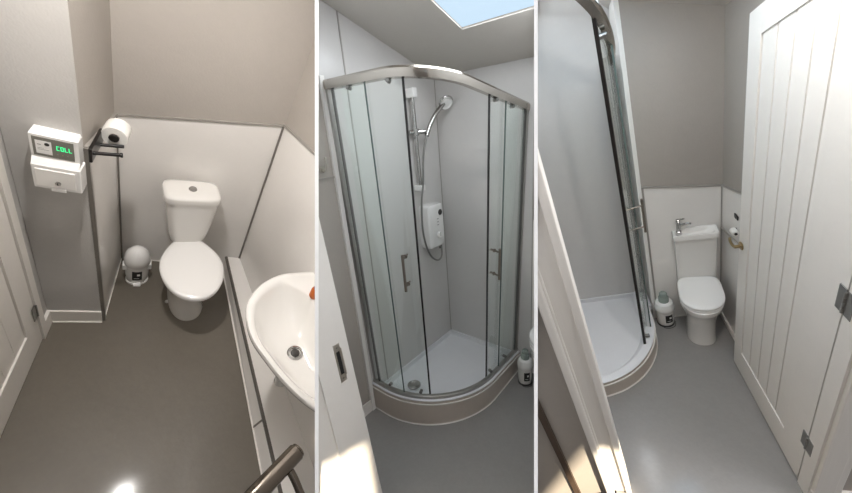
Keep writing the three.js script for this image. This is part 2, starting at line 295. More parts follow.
// ================================================================ ROOM 1: toilet with coin meter and basin
const pa = h => v3(0.012 - 0.0152 * h, h, 0.509 + 0.004 * h), pb = h => v3(-0.0128 * h, h, 0.0024 * h), pc = h => v3(0.716 + 0.038 * h, h, 0.007 * h), pd = h => v3(-0.211 - 0.0127 * h, h, 0.509 + 0.005 * h);
const pr = (h, z) => v3(0.716 + 0.038 * h + 0.27 * z, h, z), boxT = z => 0.622 + 0.203 * z, boxB = z => 0.612 + 0.183 * z;
{
  const H = 2.6, da = 1.233, db = 1.105, dc = 1.324, ZF = 2.5;
  struct(1, 'floor', box(-0.35, 1.6, -0.06, 0, -0.12, ZF), M.floor1, 'glossy grey brown vinyl floor of the coin meter toilet', 'floor');
  struct(1, 'ceiling', box(-0.5, 2.0, H, H + 0.06, -0.2, 1.9), M.ceiling, 'off white ceiling of the coin meter toilet', 'ceiling');
  const wf = struct(1, 'wall_front', hexa(pd(0).add(v3(0, 0, .004)), pa(0).add(v3(0, 0, .004)), pa(H).add(v3(0, 0, .004)), pd(H).add(v3(0, 0, .004)), [-0.012, 0, -0.104]), M.paintGrey, 'short grey painted wall below and above the coin meter', 'wall');
  const wr = struct(1, 'wall_return', hexa(pa(0), pb(0), pb(H), pa(H), [-0.1, 0, 0]), M.paint, 'narrow beige return wall carrying the toilet roll holder', 'wall');
  const wb = struct(1, 'wall_back', hexa(pb(0), pc(0), pc(H), pb(H), [0, 0, -0.1]), M.paint, 'beige painted wall behind the close coupled toilet', 'wall');
  const wR = struct(1, 'wall_right', hexa(pc(0), pr(0, ZF), pr(H, ZF), pc(H), [0.1, 0, 0.0]), M.paint, 'beige painted wall above the corner basin', 'wall');
  // glossy white cladding below the rail
  const lift = (p, x, z) => p.clone().add(v3(x, 0, z));
  part(wr, 'cladding_panel', hexa(lift(pa(0), .006, -.002), lift(pb(0), .006, 0), lift(pb(db), .006, 0), lift(pa(da), .006, -.002), [-.007, 0, 0]), M.panel, 'glossy white wall panel');
  part(wb, 'cladding_panel', hexa(lift(pb(0), 0, .006), lift(pc(0), 0, .006), lift(pc(dc), 0, .006), lift(pb(db), 0, .006), [0, 0, -.007]), M.panel, 'glossy white wall panel');
  const dz = z => dc + 0.25 * z;
  part(wR, 'cladding_panel', hexa(lift(pc(0), -.006, .002), lift(pr(0, 1.6), -.006, 0), lift(pr(dz(1.6), 1.6), -.006, 0), lift(pc(dc), -.006, .002), [.007, 0, 0]), M.panel, 'glossy white wall panel');
  const T = (p, q, w, t, side, lab, m = M.trim) => struct(1, 'trim_' + (++trimN), bar(p.toArray(), q.toArray(), w, t, side), m, lab, 'trim');
  T(lift(pa(da), .006, 0), lift(pb(db), .006, 0), .014, .012, [0, 1, 0], 'grey rail trim along the narrow return wall');
  T(lift(pb(db), 0, .006), lift(pc(dc), 0, .006), .011, .012, [0, 1, 0], 'thin grey rail trim along the wall behind the toilet');
  T(lift(pc(dc), -.006, 0), lift(pr(dz(1.6), 1.6), -.006, 0), .014, .012, [0, 1, 0], 'grey rail trim rising along the wall above the basin');
  T(lift(pa(0.0), .006, -.004), lift(pa(da), .006, -.004), .016, .016, [1, 0, 0], 'grey corner trim on the outer edge below the roll holder', M.trimDark);
  T(lift(pb(0), .008, .008), lift(pb(db), .008, .008), .011, .011, [1, 0, 0], 'dark corner trim beside the toilet roll', M.trimDark);
  T(lift(pc(0.12), -.008, .008), lift(pc(dc), -.008, .008), .012, .012, [1, 0, 0], 'dark corner trim between toilet wall and basin wall', M.trimDark);
  // white sealant lines on the floor
  T(v3(.018, .003, .5), v3(.006, .003, .006), .008, .006, [1, 0, 0], 'white sealant bead at the foot of the return wall', M.bead);
  T(v3(.006, .003, .008), v3(.62, .003, .008), .008, .006, [0, 0, 1], 'white sealant bead at the foot of the toilet wall', M.bead);
  // baseboards
  const bbF = hexa(lift(pd(0), .012, .014), lift(pa(0), 0, .014), lift(pa(.1), 0, .014), lift(pd(.1), .012, .014), [0, 0, -.014]);
  struct(1, 'baseboard_front', bbF, M.wood, 'white baseboard below the coin meter', 'baseboard');
  struct(1, 'baseboard_left', hexa([-.197, 0, .61], [-.197, 0, .512], [-.199, .1, .512], [-.199, .1, .61], [-.016, 0, 0]), M.wood, 'short white baseboard beside the hinged door frame', 'baseboard');
  T(v3(-.195, .003, .526), v3(.014, .003, .526), .007, .006, [0, 0, 1], 'white sealant line under the coin meter baseboard', M.bead);
  // left wall with the door
  const XL = -.213, lean = h => -.0127 * h;
  const L = (z0, z1, y0, y1, dx, t) => hexa([XL + lean(y0) + dx, y0, z1], [XL + lean(y0) + dx, y0, z0], [XL + lean(y1) + dx, y1, z0], [XL + lean(y1) + dx, y1, z1], [-t, 0, 0]);
  struct(1, 'wall_left', [L(.5, .63, 0, H, 0, .1), L(1.42, ZF, 0, H, 0, .1), L(.63, 1.42, 2.05, H, 0, .1)], M.paintGrey, 'grey painted side wall around the closed white door', 'wall');
  struct(1, 'trim_' + (++trimN), [L(.588, .634, 0, 2.1, .016, .03), L(1.41, 1.47, 0, 2.1, .016, .03), L(.588, 1.47, 2.04, 2.1, .016, .03)], M.wood, 'white frame around the door by the coin meter', 'door frame');
  const D = new THREE.Group(); D.name = 'door_1'; D.userData = { label: 'closed white boarded door with a hinge, by the coin meter', category: 'door', kind: 'structure' }; put(D, 1);
  part(D, 'stile', L(.638, .752, .008, 2.03, .008, .04), M.wood); part(D, 'stile', L(1.29, 1.405, .008, 2.03, .008, .04), M.wood);
  part(D, 'bottom_rail', L(.752, 1.29, .008, .21, .008, .04), M.wood); part(D, 'top_rail', L(.752, 1.29, 1.92, 2.03, .008, .04), M.wood);
  for (let i = 0; i < 5; i++) part(D, 'plank', L(.754 + i * .1076, .754 + (i + 1) * .1076 - .003, .21, 1.92, .0, .028), M.wood);
  hinge(D, [XL + .012 - .004, .27, .636], Math.PI / 2); hinge(D, [XL + .006, 1.75, .636], Math.PI / 2);

  downlight(1, [0.15, H - 0.001, 0.8], 'small round downlight in the ceiling over the close coupled toilet', 6.9);
  downlight(1, [0.02, H - 0.001, 1.7], 'small round downlight in the ceiling near the coin meter door', 0.3);
}

{ // pipe boxing
  const ZE = 2.4, t = thing(1, 'pipe_boxing', 'low white pipe boxing with a dark edge along the wall under the basin', 'boxing', [0, 0, 0]);
  t.userData.kind = 'structure';
  const y = .12;
  part(t, 'top_panel', hexa([boxT(0), y, .01], [boxT(ZE), y, ZE], [.72 + .27 * ZE, y, ZE], [.72, y, .01], [0, -.012, 0]), M.panel);
  for (const [z0, z1] of [[.01, 1.247], [1.252, ZE]])
    part(t, 'front_panel', hexa([boxB(z1), 0, z1], [boxB(z0), 0, z0], [boxT(z0), y - .012, z0], [boxT(z1), y - .012, z1], [.012, 0, 0]), M.panel);
  part(t, 'joint_strip', bar([boxB(1.25) + .004, 0, 1.25], [boxT(1.25) + .004, y - .012, 1.25], .012, .012, [0, 0, 1]), M.trimDark);
  part(t, 'edge_trim', bar([boxT(.01), y - .004, .01], [boxT(ZE), y - .004, ZE], .016, .016, [0, 1, 0]), M.edgeStrip, 'dark grey edge strip');
  part(t, 'sealant', bar([boxB(.01) - .003, .003, .01], [boxB(ZE) - .003, .003, ZE], .007, .006, [1, 0, 0]), M.bead);
}
{ // close coupled toilet
  const t = thing(1, 'toilet', 'white close coupled toilet with closed oval seat and tapered cistern', 'toilet', [0.34, 0, 0.045], 0.225);
  part(t, 'pedestal', loft([
    ring(0, egg(0, .06, .3, .475, .098, 3, 2.2, .95)), ring(.02, egg(0, .06, .3, .475, .098, 3, 2.2, .95)), ring(.06, egg(0, .07, .29, .455, .088, 3, 2.2, .95)),
    ring(.18, egg(0, .08, .29, .44, .084, 3, 2.2, .95)), ring(.26, egg(0, .08, .31, .475, .105, 2.8, 2.1, .85)), ring(.32, egg(0, .08, .34, .535, .138, 2.6, 2.05, .75)), ring(.36, egg(0, .08, .35, .575, .155, 2.6, 2.0, .62)), ring(.388, egg(0, .08, .35, .59, .158, 2.6, 2.0, .6)), ring(.39, egg(0, .085, .35, .585, .153, 2.6, 2.0, .6)),
  ], { crease: 0.9 }), M.ceramic);
  const seat = part(t, 'seat', loft([ring(.391, egg(0, .1, .35, .6, .158, 2.4, 2.0, .58)), ring(.393, egg(0, .098, .35, .605, .163, 2.4, 2.0, .57)), ring(.402, egg(0, .098, .35, .605, .163, 2.4, 2.0, .57)), ring(.405, egg(0, .1, .35, .6, .158, 2.4, 2.0, .57))], { crease: 0.9 }), M.plastic);
  for (const s of [-1, 1]) part(seat, 'hinge_post', rod([s * .05, .39, .1], [s * .05, .425, .1], .011, 16), M.chrome);
  part(t, 'lid', loft([ring(.4065, egg(0, .1, .35, .604, .161, 2.4, 2.0, .56)), ring(.409, egg(0, .097, .35, .609, .166, 2.4, 2.0, .56)), ring(.42, egg(0, .097, .35, .609, .166, 2.4, 2.0, .56)), ring(.427, egg(0, .1, .35, .6, .158, 2.4, 2.0, .56)), ring(.4315, egg(0, .11, .35, .575, .135, 2.4, 2.0, .56)), ring(.433, egg(0, .16, .35, .51, .08, 2.4, 2.0, .56))], { crease: 1.0 }), M.plastic);
  part(t, 'cistern', loft([
    ring(.39, superE(0, .085, .08, .06, 4)), ring(.42, superE(0, .088, .092, .068, 4)), ring(.5, superE(0, .09, .108, .075, 4)), ring(.6, superE(0, .092, .12, .08, 4.5)), ring(.71, superE(0, .093, .13, .083, 5)), ring(.765, superE(0, .093, .132, .084, 5))], { crease: 0.9 }), M.ceramic);
  part(t, 'cistern_lid', loft([ring(.765, superE(0, .093, .13, .083, 5)), ring(.768, superE(0, .093, .14, .092, 5)), ring(.8, superE(0, .093, .143, .094, 5)), ring(.81, superE(0, .093, .138, .09, 5)), ring(.815, superE(0, .093, .12, .076, 4)), ring(.817, superE(0, .093, .06, .04, 3))], { crease: 0.9 }), M.ceramic);
  const b = part(t, 'flush_button', lathe([[0, .828], [.017, .827], [.019, .823], [.021, .821], [.022, .813]].reverse(), 24), M.chrome); b.position.set(0, 0, .093);
  part(t, 'bolt_cap', lathe([[.012, 0], [.012, .006], [.008, .012], [0, .013]], 14), M.plastic).position.set(-.103, 0, .3);
}
brushSet(1, [0.118, 0, 0.175], 0.15, 'domed white toilet brush bin on the grey brown floor beside the return wall', 1.18, true);
{ // toilet roll holder and roll
  const t = thing(1, 'toilet_roll_holder', 'black double bar toilet roll holder on the return wall', 'roll holder', [0.006, 1.18, 0.42]);
  part(t, 'wall_plate', rbox(0, .012, -.012, .056, -.07, .1, .005), M.black);
  part(t, 'arm', rod([.008, 0, -.024], [.088, .008, -.036], .0075, 16), M.black); part(t, 'arm', rod([.008, .03, .085], [.098, .036, .068], .0075, 16), M.black);
  part(t, 'arm_end', rod([.094, .036, .069], [.103, .0365, .067], .0105, 16), M.black);
  part(t, 'spindle', rod([.054, .042, -.14], [.054, .042, -.03], .008, 16), M.black);
  part(t, 'spindle_cap', rod([.054, .042, -.04], [.054, .042, -.027], .018, 20), M.black);
  part(t, 'bracket', rod([.005, .042, -.06], [.054, .042, -.06], .006, 12), M.black);
  const r = thing(1, 'toilet_roll', 'white paper roll hanging on the black holder', 'toilet roll', [0.06, 1.222, 0.335]);
  const g = lathe([[.018, -.042], [.0445, -.042], [.046, -.039], [.046, .039], [.0445, .042], [.018, .042], [.018, -.042]], 36); g.rotateX(Math.PI / 2);
  part(r, 'paper', g, M.paper);
  const g2 = lathe([[.0155, -.0425], [.0178, -.0425], [.0178, .0425], [.0155, .0425]], 24); g2.rotateX(Math.PI / 2); part(r, 'core', g2, M.fascia);
}
{ // coin meter
  const t = thing(1, 'coin_meter', 'white coin meter box with a green lit display on the wall', 'meter', [-0.075, 1.05, 0.515], 0.0);
  const w = .067;
  // lower cash box, wider at the front
  part(t, 'cash_box', rbox(-w - .002, w + .004, .0, .118, 0, .072, .006), M.plastic);
  const sh = part(t, 'shelf_step', hexa([-w, .112, .072], [w, .112, .072], [w, .14, .05], [-w, .14, .05], [0, 0, -.045]), M.plastic);
  const dr = part(t, 'cash_door', rbox(-w + .008, w - .012, .016, .1, .07, .076, .003), M.white);
  part(dr, 'lock', rod([.004, .042, .074], [.004, .042, .083], .0085, 18), M.chrome);
  part(dr, 'key_slot', box(.0025, .0055, .036, .048, .083, .0835), M.dark);
  part(dr, 'coin_lip', rbox(-.02, .024, -.006, .012, .066, .076, .003), M.plastic);
  part(t, 'case', [box(-w, w, .125, .238, 0, .05), hexa([-w, .238, .05], [w, .238, .05], [w - .004, .246, .03], [-w + .004, .246, .03], [0, 0, -.03])], M.plastic);
  const d = part(t, 'display_panel', box(-w + .008, w - .014, .147, .229, .05, .0525), M.display, 'grey display panel');
  const st = part(d, 'sticker', box(-w + .016, -.008, .158, .216, .0525, .0532), M.plastic);
  part(st, 'printed_line', [box(-w + .021, -.036, .197, .2, .0532, .0534), box(-w + .021, -.03, .182, .1835, .0532, .0534), box(-w + .021, -.016, .176, .1775, .0532, .0534)], M.steel);
  part(st, 'printed_mark', rod([-.02, .203, .053], [-.02, .203, .0535], .007, 14), M.rubber);
  // seven segment letters C O L L
  const seg = { a: [0, 1, .5, 0], b: [.5, .5, 0, .5], c: [.5, 0, 0, .5], d: [0, 0, .5, 0], e: [0, 0, 0, .5], f: [0, .5, 0, .5], g: [0, .5, .5, 0] };
  [['C', 'adef'], ['O', 'abcdef'], ['L', 'def'], ['L', 'def']].forEach(([, on], i) => {
    const x0 = .006 + i * .0112, y0 = .186, sx = .0125, sy = .017, gs = [];
    for (const s of on) { const [x, y, dx, dy] = seg[s]; const X = x0 + x * sx, Y = y0 + y * sy; gs.push(box(X - .001, X + dx * sx + .001, Y - .001, Y + dy * sy + .001, .0525, .0536)); }
    part(d, 'lit_letter', gs, M.led, 'green lit letter');
  });
  for (let i = 0; i < 3; i++) part(d, 'indicator', rod([.006 + i * .014, .166, .0525], [.006 + i * .014, .166, .0545], .0022, 10), i === 1 ? M.brass : M.steel);
}
{ // corner basin on the right wall
  const Y = .95, t = thing(1, 'basin', 'white ceramic hand basin with a chrome waste on the wall', 'basin', [0, 0, 0]);
  const ctrl = [[.985, .815], [.88, .822], [.79, .848], [.70, .92], [.645, 1.02], [.638, 1.1], [.66, 1.21], [.7145, 1.312], [.80, 1.44], [.90, 1.545], [1.02, 1.615], [1.16, 1.63], [1.14, 1.45], [1.1, 1.3], [1.025, 1.05]];
  const cv = new THREE.CatmullRomCurve3(ctrl.map(([x, z]) => v3(x, Y, z)), true, 'centripetal'), N = 72, P = cv.getSpacedPoints(N).slice(0, N);
  const W = v3(.874, Y, 1.222);
  const R = (y, f) => P.map(p => { const s = f(p); return v3(W.x + (p.x - W.x) * s, y, W.z + (p.z - W.z) * s); }).reverse();
  const wallSide = p => THREE.MathUtils.smoothstep((p.x - .27 * p.z) - .535, 0, .28);   // 1 next to the wall: the tap ledge
  const inn = p => .84 - .3 * wallSide(p);
  part(t, 'bowl', loft([R(Y - .2, () => .3), R(Y - .17, () => .5), R(Y - .1, () => .78), R(Y - .045, () => .93), R(Y - .03, () => .985), R(Y - .008, () => 1), R(Y, () => .985), R(Y + .001, p => .93 + 0 * p.x), R(Y - .004, p => inn(p) + .03), R(Y - .015, p => inn(p)), R(Y - .06, p => inn(p) * .86), R(Y - .105, p => inn(p) * .62), R(Y - .125, p => inn(p) * .36), R(Y - .13, p => .1)], { cap0: true, cap1: true, crease: 1.1 }), M.ceramic);
  const wst = part(t, 'waste', lathe([[.037, -.006], [.038, -.001], [.034, .001], [.028, 0], [.026, -.004], [.0, -.004]].reverse(), 28), M.chrome); wst.position.set(W.x, Y - .126, W.z);
  part(wst, 'plug', lathe([[.0, .006], [.017, .004], [.021, 0], [.021, -.003]].reverse(), 24), M.rubber);
  part(t, 'trap', [rod([W.x, Y - .34, W.z], [W.x, Y - .18, W.z], .024, 18), rod([W.x, Y - .42, W.z], [W.x, Y - .33, W.z], .034, 18), tube([[W.x, Y - .39, W.z], [W.x + .06, Y - .41, W.z], [W.x + .16, Y - .38, W.z + .01], [W.x + .24, Y - .38, W.z + .01]], .019, 24, 12)], M.plastic);
  const s = thing(1, 'soap_bottle', 'orange and purple soap bottle on the basin ledge', 'bottle', [.95, Y - .002, .975]);
  part(s, 'body', lathe([[0, 0], [.022, 0], [.025, .006], [.025, .05], [.018, .062], [0, .063]], 24), M.orange);
  part(s, 'cap', lathe([[.016, .06], [.017, .063], [.017, .078], [.012, .084], [0, .085]], 20), M.purple);
}
{ // chrome bar in the foreground
  const t = thing(1, 'chrome_rail', 'thick chrome rail end with a bent stem in front of the basin', 'rail', [0, 0, 0]);
  part(t, 'bar', rod([.733, 1.25, 1.768], [.56, 1.25, 1.902], .026, 32), M.darkChrome);
  part(t, 'end_cap', rod([.7325, 1.25, 1.7685], [.7355, 1.25, 1.7662], .0225, 32), M.darkChrome);
  part(t, 'stem', tube([[.70, 1.245, 1.79], [.725, 1.235, 1.835], [.76, 1.21, 1.9], [.84, 1.19, 1.98], [1.3, 1.19, 2.05]], .0105, 40, 14), M.darkChrome);
}

// ================================================================ ROOM 2: shower cubicle
const LA = 1.014, LB = .708, RR = .585, LA2 = 1.033, LB2 = .773, RR2 = .317;
function outline(la, lb, r, off, n = 64) {   // list of [x, z] from the left wall round to the back wall, evenly spaced
  const raw = [];
  for (let i = 0; i <= 6; i++) raw.push([(lb - r) * i / 6, la + off]);
  for (let i = 1; i <= 60; i++) { const a = Math.PI / 2 * (1 - i / 60); raw.push([lb - r + (r + off) * Math.cos(a), la - r + (r + off) * Math.sin(a)]); }
  for (let i = 1; i <= 6; i++) raw.push([lb + off, (la - r) * (1 - i / 6)]);
  const len = [0]; for (let i = 1; i < raw.length; i++) len.push(len[i - 1] + Math.hypot(raw[i][0] - raw[i - 1][0], raw[i][1] - raw[i - 1][1]));
  const out = []; let j = 1;
  for (let i = 0; i <= n; i++) { const s = len.at(-1) * i / n; while (j < len.length - 1 && len[j] < s) j++; const t = (s - len[j - 1]) / (len[j] - len[j - 1]); out.push([raw[j - 1][0] + (raw[j][0] - raw[j - 1][0]) * t, raw[j - 1][1] + (raw[j][1] - raw[j - 1][1]) * t]); }
  return out;
}
// a section (list of [off, y]) swept along an outline; o(t) gives the ground curve for an offset, yf the height correction
function sweep(curveOf, section, t0 = 0, t1 = 1, n = 64) {
  const cs = section.map(([off]) => curveOf(off));
  const rings = []; for (let i = 0; i <= n; i++) { const t = t0 + (t1 - t0) * i / n; rings.push(section.map(([off, y], k) => { const c = cs[k], f = t * (c.length - 1), a = Math.min(Math.floor(f), c.length - 2), u = f - a; const x = c[a][0] + (c[a + 1][0] - c[a][0]) * u, z = c[a][1] + (c[a + 1][1] - c[a][1]) * u; return v3(x, typeof y === 'function' ? y(x, z) : y, z); })); }
  return loft(rings.reverse(), { crease: 0.5 });
}
const rimY = (x, z) => .155 + .034 * z - .022 * x, railY = (x, z) => 2.098 + .175 * z - .021 * x;
function skyCeil(z) { return 2.345 + .345 * z; }
{
  struct(2, 'floor', box(-.1, 2.2, -.06, 0, -.1, 2.3), M.floor2, 'grey vinyl floor in front of the shower cubicle', 'floor');
  // left wall: shower cladding up to z = 1.05, paint beyond
  const wl = struct(2, 'wall_left', hexa([0, 0, 1.5], [0, 0, 0], [0, skyCeil(0), 0], [0, skyCeil(1.5), 1.5], [-.1, 0, 0]), M.paint, 'beige painted wall with a robe hook beside the shower', 'wall');
  part(wl, 'cladding_panel', hexa([.006, 0, .855], [.006, 0, 0], [.006, skyCeil(0), 0], [.006, skyCeil(.855), .855], [-.006, 0, 0]), M.shower, 'glossy white shower panel');
  part(wl, 'cladding_panel', hexa([.006, 0, 1.03], [.006, 0, .861], [.006, skyCeil(.861), .861], [.006, skyCeil(1.05), 1.05], [-.006, 0, 0]), M.shower, 'glossy white shower panel');
  part(wl, 'joint_strip', bar([.006, .1, .858], [.006, skyCeil(.858), .858], .008, .008, [0, 0, 1]), M.trim);
  const wb = struct(2, 'wall_back', box(0, 1.9, 0, skyCeil(0), -.1, 0), M.paint, 'wall behind the shower beside the brush set', 'wall');
  part(wb, 'cladding_panel', box(0, .8, 0, skyCeil(0), 0, .006), M.shower, 'glossy white shower panel');
  part(wb, 'cladding_panel', box(.806, 1.9, 0, 1.3, 0, .006), M.panel, 'glossy white wall panel');
  part(wb, 'joint_strip', box(.8, .806, 0, skyCeil(0), 0, .008), M.trim);
  struct(2, 'trim_' + (++trimN), bar([.006, .1, .006], [.006, skyCeil(0), .006], .009, .009, [1, 0, 0]), M.trim, 'grey corner trim inside the shower behind the electric unit', 'trim');
  struct(2, 'trim_' + (++trimN), bar([.004, 1.745, 1.052], [.004, 1.745, 1.49], .012, .012, [0, 1, 0]), M.trim, 'grey rail trim below the robe hook', 'trim');
  // sloping ceiling with the rooflight opening
  const [x0, x1, z0, z1] = [.548, 1.2, .42, 1.02], C = (a, b, c, d) => hexa([a, skyCeil(c), c], [b, skyCeil(c), c], [b, skyCeil(d), d], [a, skyCeil(d), d], [0, .012, 0]);
  struct(2, 'ceiling', [C(-.1, 1.9, -.1, z0), C(-.1, x0, z0, z1), C(x1, 1.9, z0, z1), C(-.1, 1.9, z1, 1.5)], M.ceiling, 'sloping off white ceiling with a rooflight over the shower', 'ceiling');
  const w = new THREE.Group(); w.name = 'window_1'; w.userData = { label: 'rooflight in the sloping ceiling over the shower', category: 'rooflight', kind: 'structure' }; put(w, 2);
  const e = .012, F = (a, b, c, d) => hexa([a, skyCeil(c) + .012, c], [b, skyCeil(c) + .012, c], [b, skyCeil(d) + .012, d], [a, skyCeil(d) + .012, d], [0, .05, 0]);
  part(w, 'frame', [F(x0 - .12, x1 + .12, z0 - .32, z0 - .26), F(x0 - .12, x1 + .12, z1 + e, z1 + .06), F(x0 - .12, x0 - .08, z0 - .26, z1), F(x1 + .08, x1 + .12, z0 - .26, z1)], M.white);
  part(w, 'pane', hexa([x0 - .09, skyCeil(z0 - .27) + .05, z0 - .27], [x1 + .09, skyCeil(z0 - .27) + .05, z0 - .27], [x1 + .09, skyCeil(z1 + .03) + .05, z1 + .03], [x0 - .09, skyCeil(z1 + .03) + .05, z1 + .03], [0, .004, 0]), M.roofGlass);
  // baseboard of the left wall
  struct(2, 'baseboard_left', hexa([.014, 0, 1.5], [.014, 0, 1.05], [.014, .09, 1.05], [.014, .09, 1.5], [-.014, 0, 0]), M.wood, 'white baseboard between the shower and the door frame with the strike plate', 'baseboard');
  struct(2, 'trim_' + (++trimN), hexa([.02, 0, 1.05], [.02, 0, 1.022], [.02, 2.3, 1.022], [.02, 2.3, 1.05], [-.02, 0, 0]), M.white, 'white upright wall strip beside the shower post', 'trim');
  // doorway on the left: wall stub and frame lining
  const xl = h => .616 - .085 * h, LN = (z0, z1, y0, y1, dx, t) => hexa([xl(y0) + dx, y0, z1], [xl(y0) + dx, y0, z0], [xl(y1) + dx, y1, z0], [xl(y1) + dx, y1, z1], [-t, 0, 0]);
  struct(2, 'wall_doorway', [box(-.1, .40, 0, 2.8, 1.5, 1.6)], M.paint, 'short wall behind the frame with the strike plate', 'wall');
  const f = thing(2, 'door_frame', 'white door frame with a metal strike plate, in the sun', 'door frame', [0, 0, 0]); f.userData.kind = 'structure';
  part(f, 'lining', LN(1.5, 1.9, 0, 2.5, 0, .05), M.wood);
  part(f, 'door_stop', LN(1.648, 1.686, 0, 2.5, .014, .016), M.wood);
  const sp = part(f, 'strike_plate', [LN(1.548, 1.582, .862, .9, .0025, .003), LN(1.548, 1.582, 1.02, 1.058, .0025, .003), LN(1.574, 1.582, .9, 1.02, .0025, .003), LN(1.548, 1.554, .9, 1.02, .0025, .003), LN(1.543, 1.549, .89, 1.03, .004, .006)], M.satin, 'metal strike plate');
  part(sp, 'latch_hole', LN(1.554, 1.574, .9, 1.02, .0008, .001), M.dark);
  for (const y of [.88, 1.04]) part(sp, 'screw', rod([xl(y) + .002, y, 1.565], [xl(y) + .004, y, 1.565], .0045, 12), M.steel);
}
{ // tray
  const t = thing(2, 'shower_tray', 'white quadrant shower tray on a curved beige plinth', 'shower tray', [0, 0, 0]);
  const oc = off => outline(LA, LB, RR, off);
  part(t, 'plinth', sweep(oc, [[0, .0], [0, (x, z) => rimY(x, z) - .004], [-.03, (x, z) => rimY(x, z) - .004], [-.03, 0]]), M.fascia, 'curved beige plinth');
  part(t, 'sealant', sweep(oc, [[.006, 0], [.001, .007], [-.002, .007], [-.002, 0]]), M.bead);
  part(t, 'plinth_edge', sweep(oc, [[.003, (x, z) => rimY(x, z) - .006], [.003, (x, z) => rimY(x, z) + .001], [-.004, (x, z) => rimY(x, z) + .002], [-.006, (x, z) => rimY(x, z) - .006]]), M.bead);
  part(t, 'rim_band', sweep(oc, [[-.007, (x, z) => rimY(x, z) - .004], [-.005, (x, z) => rimY(x, z) + .022], [-.02, (x, z) => rimY(x, z) + .022], [-.02, (x, z) => rimY(x, z) - .004]]), M.fascia);
  part(t, 'rim', sweep(oc, [[-.012, (x, z) => rimY(x, z) + .02], [-.003, (x, z) => rimY(x, z) + .021], [-.003, (x, z) => rimY(x, z) + .027], [-.014, (x, z) => rimY(x, z) + .031], [-.05, (x, z) => rimY(x, z) + .031], [-.06, (x, z) => rimY(x, z) + .02], [-.085, .118], [-.085, .1]]), M.acrylic);
  // floor of the tray
  const o = outline(LA, LB, RR, -.075, 48).map(([x, z]) => v3(x, .118, z)), shp = [v3(.0, .118, .0), ...o].reverse();
  const lo = shp.map(p => v3(.33 + (p.x - .33) * .88, .108, .48 + (p.z - .48) * .9)), lo2 = shp.map(p => v3(.33 + (p.x - .33) * .8, .106, .48 + (p.z - .48) * .82)), mid = shp.map(p => v3(.3 + (p.x - .3) * .1, .104, .7 + (p.z - .7) * .1));
  part(t, 'tray_floor', loft([shp.map(p => v3(p.x, .09, p.z)), shp, lo, lo2, mid], { cap0: true, cap1: true, crease: 0.8 }), M.acrylic);
  part(t, 'upstand', [hexa([.03, .1, .96], [.008, .1, .0], [.008, .15, .0], [.008, .15, .96], [-.004, 0, 0]), box(.006, .68, .1, .15, .006, .02), box(.006, .02, .1, .15, .006, .96)], M.acrylic);
  const w = part(t, 'drain_cover', lathe([[.052, 0], [.05, .006], [.036, .01], [.03, .006], [0, .006]].reverse(), 30), M.chrome); w.position.set(.19, .112, .76);
}
